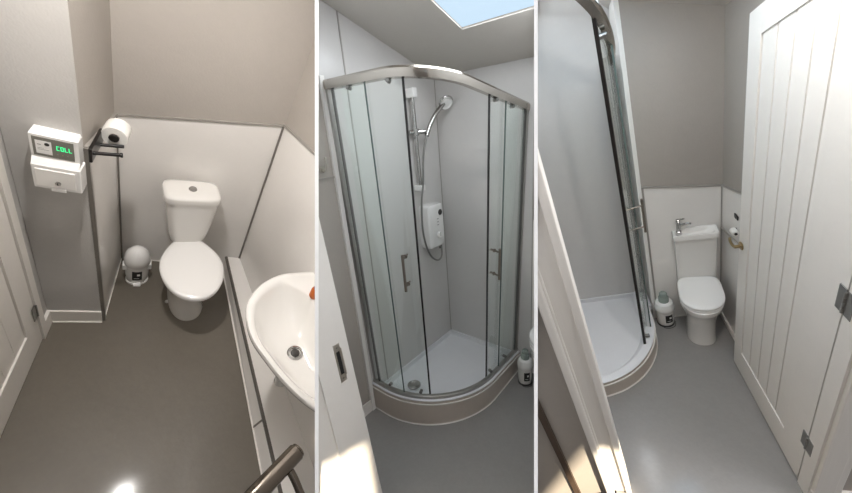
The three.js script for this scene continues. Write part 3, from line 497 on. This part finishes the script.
{ // enclosure
  const t = thing(2, 'shower_enclosure', 'curved glass shower enclosure with a polished top rail and two sliding doors', 'shower enclosure', [0, 0, 0]);
  const bo = off => outline(LA, LB, RR, off - .03), to = off => outline(LA2, LB2, RR2, off - .012);
  part(t, 'top_rail', sweep(off => outline(LA2, LB2, RR2, off), [[0, (x, z) => railY(x, z) - .05], [.004, (x, z) => railY(x, z) - .035], [.004, (x, z) => railY(x, z) - .012], [-.004, railY], [-.034, railY], [-.04, (x, z) => railY(x, z) - .012], [-.04, (x, z) => railY(x, z) - .046], [-.034, (x, z) => railY(x, z) - .05]]), M.railChrome, 'polished curved top rail');
  part(t, 'bottom_rail', sweep(bo, [[.014, (x, z) => rimY(x, z) + .031], [.014, (x, z) => rimY(x, z) + .05], [.008, (x, z) => rimY(x, z) + .056], [-.012, (x, z) => rimY(x, z) + .056], [-.016, (x, z) => rimY(x, z) + .031]]), M.alu);
  const at = (c, u) => { const f = u * (c.length - 1), a = Math.min(Math.floor(f), c.length - 2), s = f - a; return [c[a][0] + (c[a + 1][0] - c[a][0]) * s, c[a][1] + (c[a + 1][1] - c[a][1]) * s]; };
  const foot = (u, off, dy = .052) => { const [x, z] = at(bo(off), u); return v3(x, rimY(x, z) + dy, z); }, head = (u, off, dy = -.03) => { const [x, z] = at(to(off), u); return v3(x, railY(x, z) + dy, z); };
  // pane between two stations, th thick
  const pane = (ub0, ub1, ut0, ut1, off, th = .006) => {
    const n = 18, A = []; for (let i = 0; i <= n; i++) { const s = i / n, b0 = foot(ub0 + (ub1 - ub0) * s, off), h0 = head(ut0 + (ut1 - ut0) * s, off), b1 = foot(ub0 + (ub1 - ub0) * s, off - th), h1 = head(ut0 + (ut1 - ut0) * s, off - th); A.push([b0, h0, h1, b1]); }
    return loft(A.reverse(), { crease: 0.5 });
  };
  const stile = (ub, ut, off, w, th) => {   // upright profile
    const q = s => [foot(ub - w / 2, off - th, s), foot(ub + w / 2, off - th, s), foot(ub + w / 2, off, s), foot(ub - w / 2, off, s)], r = s => [head(ut - w / 2, off - th, s), head(ut + w / 2, off - th, s), head(ut + w / 2, off, s), head(ut - w / 2, off, s)];
    return loft([q(.03), r(-.02)], { crease: 0.4 });
  };
  part(t, 'wall_post', stile(.012, .012, .008, .022, .034), M.alu); part(t, 'wall_post', stile(.986, .988, .008, .022, .034), M.alu);
  part(t, 'post_seal', stile(.043, .043, .004, .005, .016), M.seal); part(t, 'post_seal', stile(.966, .97, .004, .004, .012), M.seal);
  part(t, 'fixed_pane', pane(.03, .203, .03, .206, .0), M.glass); part(t, 'pane_edge', stile(.203, .206, .001, .004, .009), M.glassEdge);
  part(t, 'fixed_pane', pane(.779, .975, .815, .975, .0), M.glass); part(t, 'pane_edge', stile(.779, .815, .001, .004, .009), M.glassEdge);
  const doors = [[.075, .333, .08, .353, .333, .353], [.664, .93, .709, .93, .664, .709]];
  doors.forEach(([b0, b1, t0, t1, be, te], i) => {
    const d = part(t, 'sliding_door', pane(b0, b1, t0, t1, -.014), M.glass);
    part(d, 'door_seal', stile(be, te, -.012, .007, .012), M.black, 'black magnetic door seal');
    const sg = i ? 1 : -1, ub = be + sg * .052, ut = te + sg * .052, y0 = i ? 1.0 : 1.085, y1 = i ? 1.19 : 1.29;
    const on = (y, off) => { const b = foot(ub, off), h = head(ut, off), s = (y - b.y) / (h.y - b.y); return b.lerp(h, s).toArray(); };
    const hd = new THREE.Group(); hd.name = 'handle'; d.add(hd);
    part(hd, 'grip', rod(on(y0 - .015, .04), on(y1 + .015, .04), .0085, 16), M.bronze);
    for (const y of [y0 + .012, y1 - .012]) { part(hd, 'standoff', rod(on(y, .04), on(y, -.045), .0065, 14), M.bronze); part(hd, 'rosette', rod(on(y, -.008), on(y, -.014), .013, 18), M.bronze); }
    for (const [u, v] of i ? [[.70, .745], [.86, .87]] : [[.12, .125], [.29, .305]]) {
      const p = head(v, .004, -.058), q = head(v, -.024, -.058); part(d, 'roller', rod(p.toArray(), q.toArray(), .011, 18), M.steel);
      const e = foot(u, .004, .075), f = foot(u, -.024, .075); part(d, 'roller', rod(e.toArray(), f.toArray(), .011, 18), M.steel);
    }
  });
}
{ // shower kit
  const t = thing(2, 'shower_head_kit', 'chrome hand shower on a riser rail with a grey hose', 'shower', [0, 0, 0]);
  const top = [.055, 2.215, .335], bot = [.055, 1.555, .325];
  part(t, 'riser_rail', rod(bot, top, .0135, 18), M.chrome);
  part(t, 'bracket', rbox(.008, .085, 2.19, 2.255, .31, .355, .008), M.plastic); part(t, 'bracket', rbox(.008, .085, 1.535, 1.58, .3, .352, .008), M.plastic);
  part(t, 'slider', [rod([.055, 1.935, .33], [.055, 1.985, .33], .024, 18), rod([.055, 1.96, .33], [.105, 1.962, .27], .016, 16), rod([.03, 1.96, .38], [.055, 1.96, .33], .017, 16)], M.chrome);
  const h = part(t, 'hand_shower', tube([[.1, 1.93, .262], [.108, 2.0, .225], [.125, 2.08, .165], [.15, 2.145, .1]], .0165, 24, 14), M.chrome);
  const n = v3(.62, -.55, .3).normalize(), c = v3(.155, 2.155, .085);
  part(h, 'spray_head', rod(c.clone().addScaledVector(n, -.022).toArray(), c.clone().addScaledVector(n, .018).toArray(), .038, 28, .058), M.chrome);
  part(h, 'spray_face', rod(c.clone().addScaledVector(n, .0175).toArray(), c.clone().addScaledVector(n, .0205).toArray(), .047, 28), M.plastic);
  part(t, 'hose', tube([[.1, 1.935, .264], [.095, 1.8, .31], [.09, 1.6, .335], [.09, 1.45, .372], [.09, 1.24, .385], [.09, 1.08, .35], [.09, .985, .29], [.09, .945, .22], [.08, .96, .165], [.06, 1.06, .13]], .0075, 90, 10), M.steel);
}
{ // electric shower unit
  const t = thing(2, 'electric_shower_unit', 'white electric shower box with a control dial on the corner of the cubicle', 'shower unit', [.006, 1.05, .115]);
  part(t, 'case', loft([0, 1, 2, 3].map(i => { const x = [0, .06, .085, .094][i], in_ = [0, 0, .004, .016][i]; const q = []; for (let k = 0; k < 32; k++) { const [a, b] = superE(0, 0, .1 - in_, .178 - in_, 9)(-k / 32 * Math.PI * 2); q.push(v3(x, .185 - b, .105 - a)); } return q; }), { crease: 0.6 }), M.plastic);
  part(t, 'dial', rod([.09, .11, .085], [.108, .11, .085], .028, 24), M.plastic);
  part(t, 'dial_pointer', box(.108, .11, .1, .134, .083, .087), M.steel);
  part(t, 'button', rod([.09, .29, .055], [.1, .29, .055], .024, 22), M.rubber, 'dark start button');
  for (const y of [.19, .215, .24]) part(t, 'indicator', box(.0935, .0945, y, y + .006, .08, .1), M.steel);
  part(t, 'outlet', rod([.05, -.03, .03], [.05, .015, .03], .012, 14), M.chrome);
}
{ // robe hook
  const t = thing(2, 'robe_hook', 'small brushed metal robe hook beside the shower', 'hook', [0, 1.8, 1.125]);
  part(t, 'rose', rod([0, 0, 0], [.008, 0, 0], .019, 22), M.satin);
  part(t, 'hook_arm', tube([[.006, 0, 0], [.03, -.012, 0], [.045, .012, -.004], [.04, .06, -.008]], .0055, 24, 10), M.satin);
  part(t, 'hook_tip', new THREE.SphereGeometry(.0085, 14, 10).translate(.04, .062, -.008), M.satin);
}
brushSet(2, [.812, 0, .135], 0.72, 'white toilet brush set with a bottle, right of the complete shower cubicle', 1.06);

// ================================================================ ROOM 3: toilet behind the boarded door
{
  const cy = (x, z) => 1.925 - .5 * x + .4 * z + .55 * Math.max(0, -x - .385);
  struct(3, 'floor', [box(-.86, 1.0, -.06, 0, -.3, 2.2), box(-1.9, -.86, -.06, 0, -.3, 1.1)], M.floor2, 'grey vinyl floor in front of the toilet with a basin on its cistern', 'floor');
  const wb = struct(3, 'wall_back', hexa([-.385, 0, 0], [0, 0, 0], [0, cy(0, 0), 0], [-.385, cy(-.385, 0), 0], [0, 0, -.1]), M.paint, 'beige painted wall behind the toilet with a basin on its cistern', 'wall');
  const wr = struct(3, 'wall_right', hexa([0, 0, 0], [0, 0, 1.05], [0, cy(0, 1.05), 1.05], [0, cy(0, 0), 0], [.1, 0, 0]), M.paint, 'beige painted side wall mostly hidden by the open boarded door', 'wall');
  part(wb, 'cladding_panel', hexa([-.378, 0, .005], [0, 0, .005], [0, 1.032, .005], [-.378, 1.138, .005], [0, 0, -.005]), M.panel, 'glossy white wall panel');
  part(wr, 'cladding_panel', hexa([-.005, 0, .0], [-.005, 0, .5], [-.005, 1.2, .5], [-.005, 1.032, .0], [.005, 0, 0]), M.panel, 'glossy white wall panel');
  const T = (p, q, w, t, side, lab, m = M.trim) => struct(3, 'trim_' + (++trimN), bar(p, q, w, t, side), m, lab, 'trim');
  T([-.381, 1.14, .006], [0, 1.033, .006], .009, .01, [0, 1, 0], 'grey rail trim on the wall above the basin cistern');
  T([-.006, 1.033, 0], [-.006, 1.2, .5], .009, .01, [0, 1, 0], 'grey rail trim on the wall beside the open boarded door');
  T([-.006, .741, 0], [-.006, .85, .5], .009, .01, [0, 1, 0], 'lower grey joint trim on the wall beside the open boarded door');
  T([-.006, 0, .006], [-.006, 1.033, .006], .008, .008, [1, 0, 0], 'grey corner trim to the right of the basin cistern');
  T([-.379, .02, .006], [-.379, 1.14, .006], .007, .008, [1, 0, 0], 'grey upright trim to the left of the basin cistern');
  T([-.378, .003, .009], [-.006, .003, .009], .008, .006, [0, 0, 1], 'white sealant bead behind the brush set and toilet', M.bead);
  struct(3, 'baseboard_right', box(-.017, -.005, 0, .035, .01, 1.0), M.wood, 'low white skirting beside the toilet with a basin on its cistern', 'baseboard');
  // sloping ceiling
  const C1 = (x0, x1, z0, z1) => hexa([x0, cy(x0, z0), z0], [x1, cy(x1, z0), z0], [x1, cy(x1, z1), z1], [x0, cy(x0, z1), z1], [0, .05, 0]);
  const C = (x0, x1, z0, z1) => x0 < -.385 && x1 > -.385 ? merge([C1(x0, -.385, z0, z1), C1(-.385, x1, z0, z1)]) : C1(x0, x1, z0, z1);
  struct(3, 'ceiling', [C(-1.9, -.63, -.3, 1.0), C(-.19, .1, -.3, 1.0), C(-.63, -.19, -.3, .2), C(-.63, -.19, .66, 1.0)], M.ceiling, 'sloping white ceiling above the toilet with a basin on its cistern', 'ceiling');
  const w2 = new THREE.Group(); w2.name = 'added_window_2'; w2.userData = { label: 'small added rooflight in the sloping ceiling above the basin toilet', category: 'rooflight', kind: 'structure' }; put(w2, 3);  // rooflight added out of view to bring bluish sky light into this room
  part(w2, 'frame', [C(-.67, -.15, .16, .2), C(-.67, -.15, .66, .7), C(-.67, -.63, .2, .66), C(-.19, -.15, .2, .66)].map(q => q.translate(0, .05, 0)), M.white);
  part(w2, 'pane', C(-.65, -.17, .18, .68).translate(0, .1, 0), M.roofGlass);
  // shower recess on the left
  const ws = struct(3, 'wall_shower', box(-1.9, -.3, 0, 2.9, -.26, -.16), M.paint, 'wall at the back of the half open shower', 'wall');
  part(ws, 'cladding_panel', box(-1.9, -.385, 0, 2.9, -.16, -.154), M.shower, 'glossy pale shower panel');
  struct(3, 'wall_end', box(-.405, -.385, 0, 2.6, -.16, .003), M.white, 'narrow white wall end between shower and beige wall', 'wall');
  // switch
  const sw = thing(3, 'wall_switch', 'small black switch on the white wall beside the door handle', 'switch', [-.005, .945, .19]);
  part(sw, 'plate', rbox(-.006, 0, -.012, .012, -.02, .02, .002, 2), M.black); part(sw, 'rocker', rbox(-.009, -.004, -.007, .007, -.009, .009, .0015, 2), M.rubber);
  const tr = thing(3, 'toilet_roll', 'small white paper roll on the wall beside the brass door handle', 'toilet roll', [-.024, .868, .215]);
  const g = lathe([[.007, -.02], [.014, -.02], [.015, -.018], [.015, .018], [.014, .02], [.007, .02], [.007, -.02]], 30); g.rotateX(Math.PI / 2); part(tr, 'paper', g, M.paper);
  part(tr, 'spindle', rod([0, 0, -.026], [0, 0, .026], .0065, 14), M.black); part(tr, 'bracket', rod([0, 0, -.024], [.02, 0, -.024], .004, 10), M.black);
  downlight(3, [-.3, cy(-.3, .9) - .002, .9], 'small added downlight in the sloping ceiling over the basin cistern', 2.5);  // unseen lamp, added to brighten this room
}
function basinToilet(k, label, base, ry, sc) { // toilet with basin on the cistern
  const t = thing(k, 'toilet', label, 'toilet', base, ry); t.scale.setScalar(sc);
  part(t, 'pedestal', loft([ring(0, egg(0, .0, .16, .262, .078, 4, 2.3)), ring(.012, egg(0, .0, .16, .262, .078, 4, 2.3)), ring(.06, egg(0, .0, .16, .255, .074, 4, 2.3)), ring(.2, egg(0, .0, .16, .262, .076, 4, 2.3)), ring(.27, egg(0, 0, .17, .285, .088, 4, 2.2)), ring(.32, egg(0, 0, .18, .315, .1, 4, 2.2)), ring(.345, egg(0, 0, .18, .328, .106, 4, 2.15)), ring(.372, egg(0, 0, .18, .332, .108, 4, 2.15)), ring(.375, egg(0, 0, .18, .328, .105, 4, 2.15))], { crease: 0.9 }), M.ceramic);
  part(t, 'seat', loft([ring(.378, egg(0, .055, .2, .322, .104, 5, 2.2)), ring(.38, egg(0, .053, .2, .325, .107, 5, 2.2)), ring(.389, egg(0, .053, .2, .325, .107, 5, 2.2)), ring(.391, egg(0, .055, .2, .322, .104, 5, 2.2))], { crease: 0.9 }), M.plastic);
  part(t, 'lid', loft([ring(.394, egg(0, .053, .2, .322, .105, 5, 2.2)), ring(.396, egg(0, .051, .2, .325, .108, 5, 2.2)), ring(.408, egg(0, .051, .2, .325, .108, 5, 2.2)), ring(.413, egg(0, .054, .2, .318, .103, 5, 2.2)), ring(.416, egg(0, .065, .2, .3, .088, 5, 2.2)), ring(.417, egg(0, .11, .2, .25, .05, 4, 2.2))], { crease: 1.0 }), M.plastic);
  part(t, 'cistern', loft([ring(.372, superE(0, .026, .098, .026, 9)), ring(.4, superE(0, .026, .099, .027, 9)), ring(.7, superE(0, .032, .1, .034, 9)), ring(.722, superE(0, .032, .1, .034, 9))], { crease: 0.6 }), M.ceramic);
  const q = (rx, rz, e = 9) => superE(0, .036, rx, rz, e);
  part(t, 'cistern_basin', loft([ring(.722, q(.1, .034)), ring(.725, q(.105, .042)), ring(.757, q(.107, .044)), ring(.762, q(.104, .041)), ring(.762, q(.096, .034)), ring(.755, q(.088, .028, 6)), ring(.738, q(.07, .022, 4)), ring(.735, q(.03, .01, 3))], { crease: 0.9 }), M.ceramic);
  const f = part(t, 'tap', [rod([-.075, .758, .03], [-.075, .768, .03], .014, 18), rod([-.075, .766, .03], [-.075, .835, .028], .0095, 18), rod([-.075, .835, .028], [-.075, .848, .028], .0105, 18)], M.chrome, 'chrome tap');
  part(f, 'spout', tube([[-.073, .8, .03], [-.055, .812, .033], [-.03, .82, .036], [-.015, .818, .038]], .0065, 20, 12), M.chrome);
  part(f, 'tap_lever', rod([-.075, .846, .028], [-.045, .856, .036], .0042, 12), M.chrome);
}
basinToilet(3, 'white toilet with a small basin and tap on its cistern', [-.142, 0, .006], -.15, 1.03);
basinToilet(2, 'edge of a white toilet at the right of the complete shower cubicle', [1.165, 0, .02], -.1, 1.6);
brushSet(3, [-.34, 0, .045], 0.25, 'white toilet brush set with a bottle, left of the basin toilet', 1.06);
{ // half open shower: tray and enclosure
  const cx = -.945, cz = .115, R = .515, x1 = -.428;
  const line = (off, n = 64) => { const o = []; for (let i = 0; i <= 10; i++) o.push([x1 + off, -.155 + i / 10 * (cz + .155)]); for (let i = 1; i <= 40; i++) { const a = i / 40 * Math.PI / 2; o.push([cx + (R + off + .002) * Math.cos(a), cz + (R + off) * Math.sin(a)]); } o.push([-1.3, cz + R + off], [-1.8, cz + R + off]); return o.reverse(); };
  const t = thing(3, 'shower_tray', 'curved white shower tray on a beige plinth beside the white door frame in the sun', 'shower tray', [0, 0, 0]);
  part(t, 'plinth', sweep(line, [[0, 0], [0, .116], [-.03, .116], [-.03, 0]], 0, 1, 90), M.fascia, 'curved beige plinth');
  part(t, 'sealant', sweep(line, [[.006, 0], [.001, .007], [-.002, .007], [-.002, 0]], 0, 1, 90), M.bead);
  part(t, 'plinth_edge', sweep(line, [[.003, .113], [.003, .121], [-.004, .122], [-.006, .113]], 0, 1, 90), M.bead);
  part(t, 'rim_band', sweep(line, [[-.008, .116], [-.006, .141], [-.02, .141], [-.02, .116]], 0, 1, 90), M.fascia);
  part(t, 'rim', sweep(line, [[-.012, .139], [-.004, .14], [-.004, .146], [-.014, .15], [-.05, .15], [-.06, .14], [-.085, .1], [-.085, .085]], 0, 1, 90), M.acrylic);
  const o = line(-.07).map(([x, z]) => v3(x, .1, z)), shp = [...o, v3(-.49, .1, -.15), v3(-1.8, .1, -.15)];
  const poly = new THREE.Shape(shp.map(p => new THREE.Vector2(p.x, -p.z))), g = new THREE.ExtrudeGeometry(poly, { depth: .02, bevelEnabled: false }); g.rotateX(-Math.PI / 2); g.translate(0, .078, 0);
  part(t, 'tray_floor', g, M.acrylic);
  part(t, 'upstand', [box(-1.8, -.41, .09, .135, -.155, -.142), box(-.43, -.41, .09, .135, -.155, .0)], M.acrylic);

  const e = thing(3, 'shower_enclosure', 'part of a curved glass shower enclosure with a chrome post, its door slid open', 'shower enclosure', [0, 0, 0]);
  // the enclosure follows the tray line; the top rail rises towards the viewer
  const ryz = z => 1.875 + .32 * Math.max(0, z + .05) + .95 * Math.max(0, z - .06) ** 1.35;
  const at = (off, z) => z <= cz ? [x1 + off, z] : (() => { const s = Math.min(1, (z - cz) / (R + off)); return [cx + (R + off) * Math.sqrt(1 - s * s), z]; })();
  const rail = (z0, z1, sec) => { const rings = []; for (let i = 0; i <= 40; i++) { const z = z0 + (z1 - z0) * i / 40; rings.push(sec.map(([off, dy]) => { const [x, zz] = at(off, z); return v3(x, ryz(z) + dy, zz); })); } return loft(rings, { crease: 0.5 }); };
  part(e, 'top_rail', rail(-.12, .46, [[-.014, -.032], [-.01, -.022], [-.01, -.008], [-.016, 0], [-.036, 0], [-.042, -.008], [-.042, -.032]]), M.railChrome, 'polished curved top rail');
  const pane = (z0, z1, off, th = .006) => { const A = []; for (let i = 0; i <= 14; i++) { const z = z0 + (z1 - z0) * i / 14, [x, a] = at(off, z), [x2, b] = at(off - th, z); A.push([v3(x, .155, a), v3(x2, .155, b), v3(x2, ryz(z) - .02, b), v3(x, ryz(z) - .02, a)]); } return loft(A, { crease: 0.5 }); };
  const stile = (z, w, off, th) => { const [a, a1] = at(off, z - w / 2), [b, b1] = at(off, z + w / 2), [c, c1] = at(off - th, z + w / 2), [d, d1] = at(off - th, z - w / 2); const r = (y0) => [v3(a, y0 ?? ryz(a1) - .02, a1), v3(d, y0 ?? ryz(d1) - .02, d1), v3(c, y0 ?? ryz(c1) - .02, c1), v3(b, y0 ?? ryz(b1) - .02, b1)]; return loft([r(.14).reverse(), r().reverse()].map(q => q), { crease: 0.4 }); };
  part(e, 'wall_post', stile(-.1, .03, -.01, .034), M.alu); part(e, 'wall_post', stile(-.062, .012, -.012, .024), M.chrome);
  part(e, 'fixed_pane', pane(-.1, .2, -.02), M.glass); part(e, 'pane_edge', stile(.2, .004, -.019, .008), M.glassEdge);
  const d = part(e, 'sliding_door', pane(-.03, .335, -.038), M.glass);
  part(d, 'door_seal', stile(.337, .007, -.034, .012), M.black, 'black magnetic door seal');
  const hd = new THREE.Group(); hd.name = 'handle'; d.add(hd);
  const [hx, hz] = at(.016, .23);
  part(hd, 'grip', rod([hx, .99, hz], [hx, 1.21, hz], .006, 14), M.bronze);
  for (const y of [1.03, 1.17]) { const [ix, iz] = at(-.065, .245); part(hd, 'standoff', rod([hx, y, hz], [ix, y, iz], .0048, 12), M.bronze); }
  for (const [z, y] of [[.295, null], [.295, .18]]) { const [a, b] = at(-.022, z), [c, f] = at(-.055, z), yy = y ?? ryz(z) - .06; part(d, 'roller', rod([a, yy, b], [c, yy, f], .012, 18), M.steel); }
}
{ // open boarded door
  const D = new THREE.Group(); D.name = 'door_2'; D.userData = { label: 'open white boarded door with upright grooves and a brass handle', category: 'door', kind: 'structure' };
  put(D, 3, [-.074, 0, .403], Math.atan2(-(-.069 + .074), 0.623) * -1);
  // local: z along the door towards the hinge, x away from the viewer side
  const W = .652, top = s => 1.964 + .5 * s;
  // faces look towards -x
  const Bn = (s0, s1, y0, y1, dx, t) => { const f = (y, s) => typeof y === 'function' ? y(s) : y; return hexa([dx, f(y0, s0), s0], [dx, f(y0, s1), s1], [dx, f(y1, s1), s1], [dx, f(y1, s0), s0], [t, 0, 0]); };
  const inner = s => top(s) - .093;
  part(D, 'stile', Bn(0, .08, .012, top, 0, .036), M.wood); part(D, 'stile', Bn(.51, W, .012, top, 0, .036), M.wood);
  part(D, 'bottom_rail', Bn(.08, .51, .012, .195, 0, .036), M.wood); part(D, 'top_rail', Bn(.08, .51, inner, top, 0, .036), M.wood);
  const n = 5, w = .43 / n;
  for (let i = 0; i < n; i++) { const a = .08 + i * w, e = .004; // tongue and groove board with chamfered edges
    part(D, 'plank', [Bn(a + (i ? e : .003), a + w - (i < n - 1 ? e : .003), .195, inner, .005, .026), Bn(a, a + w, .195, inner, .011, .02)], M.wood); }
  hinge(D, [-.001, .365, W + .006], -Math.PI / 2); hinge(D, [-.001, 1.235, W + .006], -Math.PI / 2);
  const h = new THREE.Group(); h.name = 'handle'; D.add(h);
  part(h, 'rose', rod([.001, .955, .026], [-.007, .955, .026], .022, 24), M.brass); part(h, 'neck', rod([-.005, .955, .026], [-.03, .955, .026], .008, 16), M.brass);
  part(h, 'lever', tube([[-.028, .955, .026], [-.031, .957, .01], [-.03, .962, -.016], [-.026, .968, -.03]], .006, 20, 12), M.brass);
  part(h, 'rose', rod([.035, .955, .026], [.043, .955, .026], .022, 24), M.brass); part(h, 'lever', tube([[.043, .955, .026], [.07, .957, .02], [.072, .962, -.02], [.066, .966, -.04]], .0065, 24, 12), M.brass);
  part(h, 'latch_plate', rbox(.008, .028, .9, 1.02, -.002, .001, .001, 2), M.brass);
}
{ // frame to the right of the hinges, wall beyond
  const t = thing(3, 'door_frame', 'white door frame on the hinge side of the boarded door', 'door frame', [0, 0, 0]); t.userData.kind = 'structure';
  part(t, 'lining', [box(-.0705, -.02, 0, 2.5, 1.064, 1.13), box(-.045, -.02, 0, 2.5, 1.05, 1.066)], M.wood);
  part(t, 'architrave', [rbox(-.062, .004, 0, 2.5, 1.128, 1.15, .004), rbox(-.004, .03, 0, 2.5, 1.128, 1.142, .004)], M.wood);
  part(t, 'plinth_block', rbox(-.066, .033, 0, .1, 1.128, 1.154, .004), M.wood);
  struct(3, 'wall_outer', box(.0, .9, 0, 2.7, 1.05, 1.128), M.paint, 'beige wall at the far right beyond the door frame', 'wall');
  struct(3, 'baseboard_outer', rbox(.033, .9, 0, .1, 1.128, 1.144, .003), M.wood, 'white baseboard at the far right bottom corner', 'baseboard');
  const u = thing(3, 'door_frame', 'white door frame in the sun in front of the half open shower', 'door frame', [0, 0, 0]); u.userData.kind = 'structure';
  part(u, 'lining', rbox(-.812, -.785, 0, 2.6, 1.08, 1.176, .004), M.wood);
  part(u, 'door_stop', rbox(-.882, -.808, 0, 2.6, 1.08, 1.164, .005), M.wood);
  part(u, 'architrave', [rbox(-.91, -.878, -.3, 2.6, 1.08, 1.19, .008), rbox(-.893, -.87, -.3, 2.6, 1.1, 1.176, .004)], M.wood);
  struct(3, 'wall_near', box(-2.2, -.9, -.4, 2.6, 1.06, 1.156), M.paint, 'beige wall left of the sunlit door frame', 'wall');
  single(3, 'upright_batten', box(-1.085, -1.055, -.3, 1.2, 1.156, 1.176), M.brown, 'dark brown upright batten at the bottom left of the sunlit door frame', 'batten');
}

// ---------------------------------------------------------------- cut each room off at the faces of the dividing walls
const plane = (px, keepRight) => { const n = ray(px, -50, 1).sub(camera.position).cross(ray(px, 500, 1).sub(camera.position)).normalize(); const probe = ray(px + (keepRight ? 20 : -20), 246, 1).sub(camera.position); if (n.dot(probe) < 0) n.negate(); return new THREE.Plane().setFromNormalAndCoplanarPoint(n, camera.position); };
const CUT = { 1: [plane(EDGE.l1 + .15, false)], 2: [plane(EDGE.r1 - .15, true), plane(EDGE.l2 + .15, false)], 3: [plane(EDGE.r2 - .15, true)] };
function clip(g, pl) {   // keep the side the plane's normal points to; g in the plane's space
  g = g.index ? g.toNonIndexed() : g;
  const names = Object.keys(g.attributes), at = names.map(n => g.attributes[n]), out = names.map(() => []), pos = g.attributes.position, p = v3(0, 0, 0);
  const get = i => at.map(a => { const r = []; for (let k = 0; k < a.itemSize; k++) r.push(a.array[i * a.itemSize + k]); return r; });
  for (let i = 0; i < pos.count; i += 3) {
    const vs = [0, 1, 2].map(k => { p.fromBufferAttribute(pos, i + k); return { d: pl.distanceToPoint(p), v: get(i + k) }; });
    if (vs.every(q => q.d <= 0)) continue;
    let poly = vs;
    if (vs.some(q => q.d < 0)) { poly = []; for (let k = 0; k < 3; k++) { const a = vs[k], b = vs[(k + 1) % 3]; if (a.d >= 0) poly.push(a); if (a.d * b.d < 0) { const t = a.d / (a.d - b.d); poly.push({ d: 0, v: a.v.map((r, m) => r.map((x, c) => x + (b.v[m][c] - x) * t)) }); } } }
    for (let k = 1; k + 1 < poly.length; k++) for (const q of [poly[0], poly[k], poly[k + 1]]) q.v.forEach((r, m) => out[m].push(...r));
  }
  const r = new THREE.BufferGeometry(); names.forEach((n, m) => r.setAttribute(n, new THREE.Float32BufferAttribute(out[m], at[m].itemSize))); return r;
}
scene.updateMatrixWorld(true);
for (const [o, k] of inRoom) {
  if (!k) continue;
  const dead = [];
  o.traverse(m => {
    if (!m.isMesh) return;
    for (const P of CUT[k]) {
      const inv = m.matrixWorld.clone().invert(), pl = P.clone().applyMatrix4(inv);
      m.geometry.computeBoundingBox(); const b = m.geometry.boundingBox; let lo = 1;
      for (let i = 0; i < 8; i++) lo = Math.min(lo, pl.distanceToPoint(v3(i & 1 ? b.max.x : b.min.x, i & 2 ? b.max.y : b.min.y, i & 4 ? b.max.z : b.min.z)));
      if (lo < 0) m.geometry = clip(m.geometry, pl);
      if (!m.geometry.attributes.position.count) { dead.push(m); return; }
    }
  });
  for (const m of dead) { m.removeFromParent(); }
}
renderer.render(scene, camera);
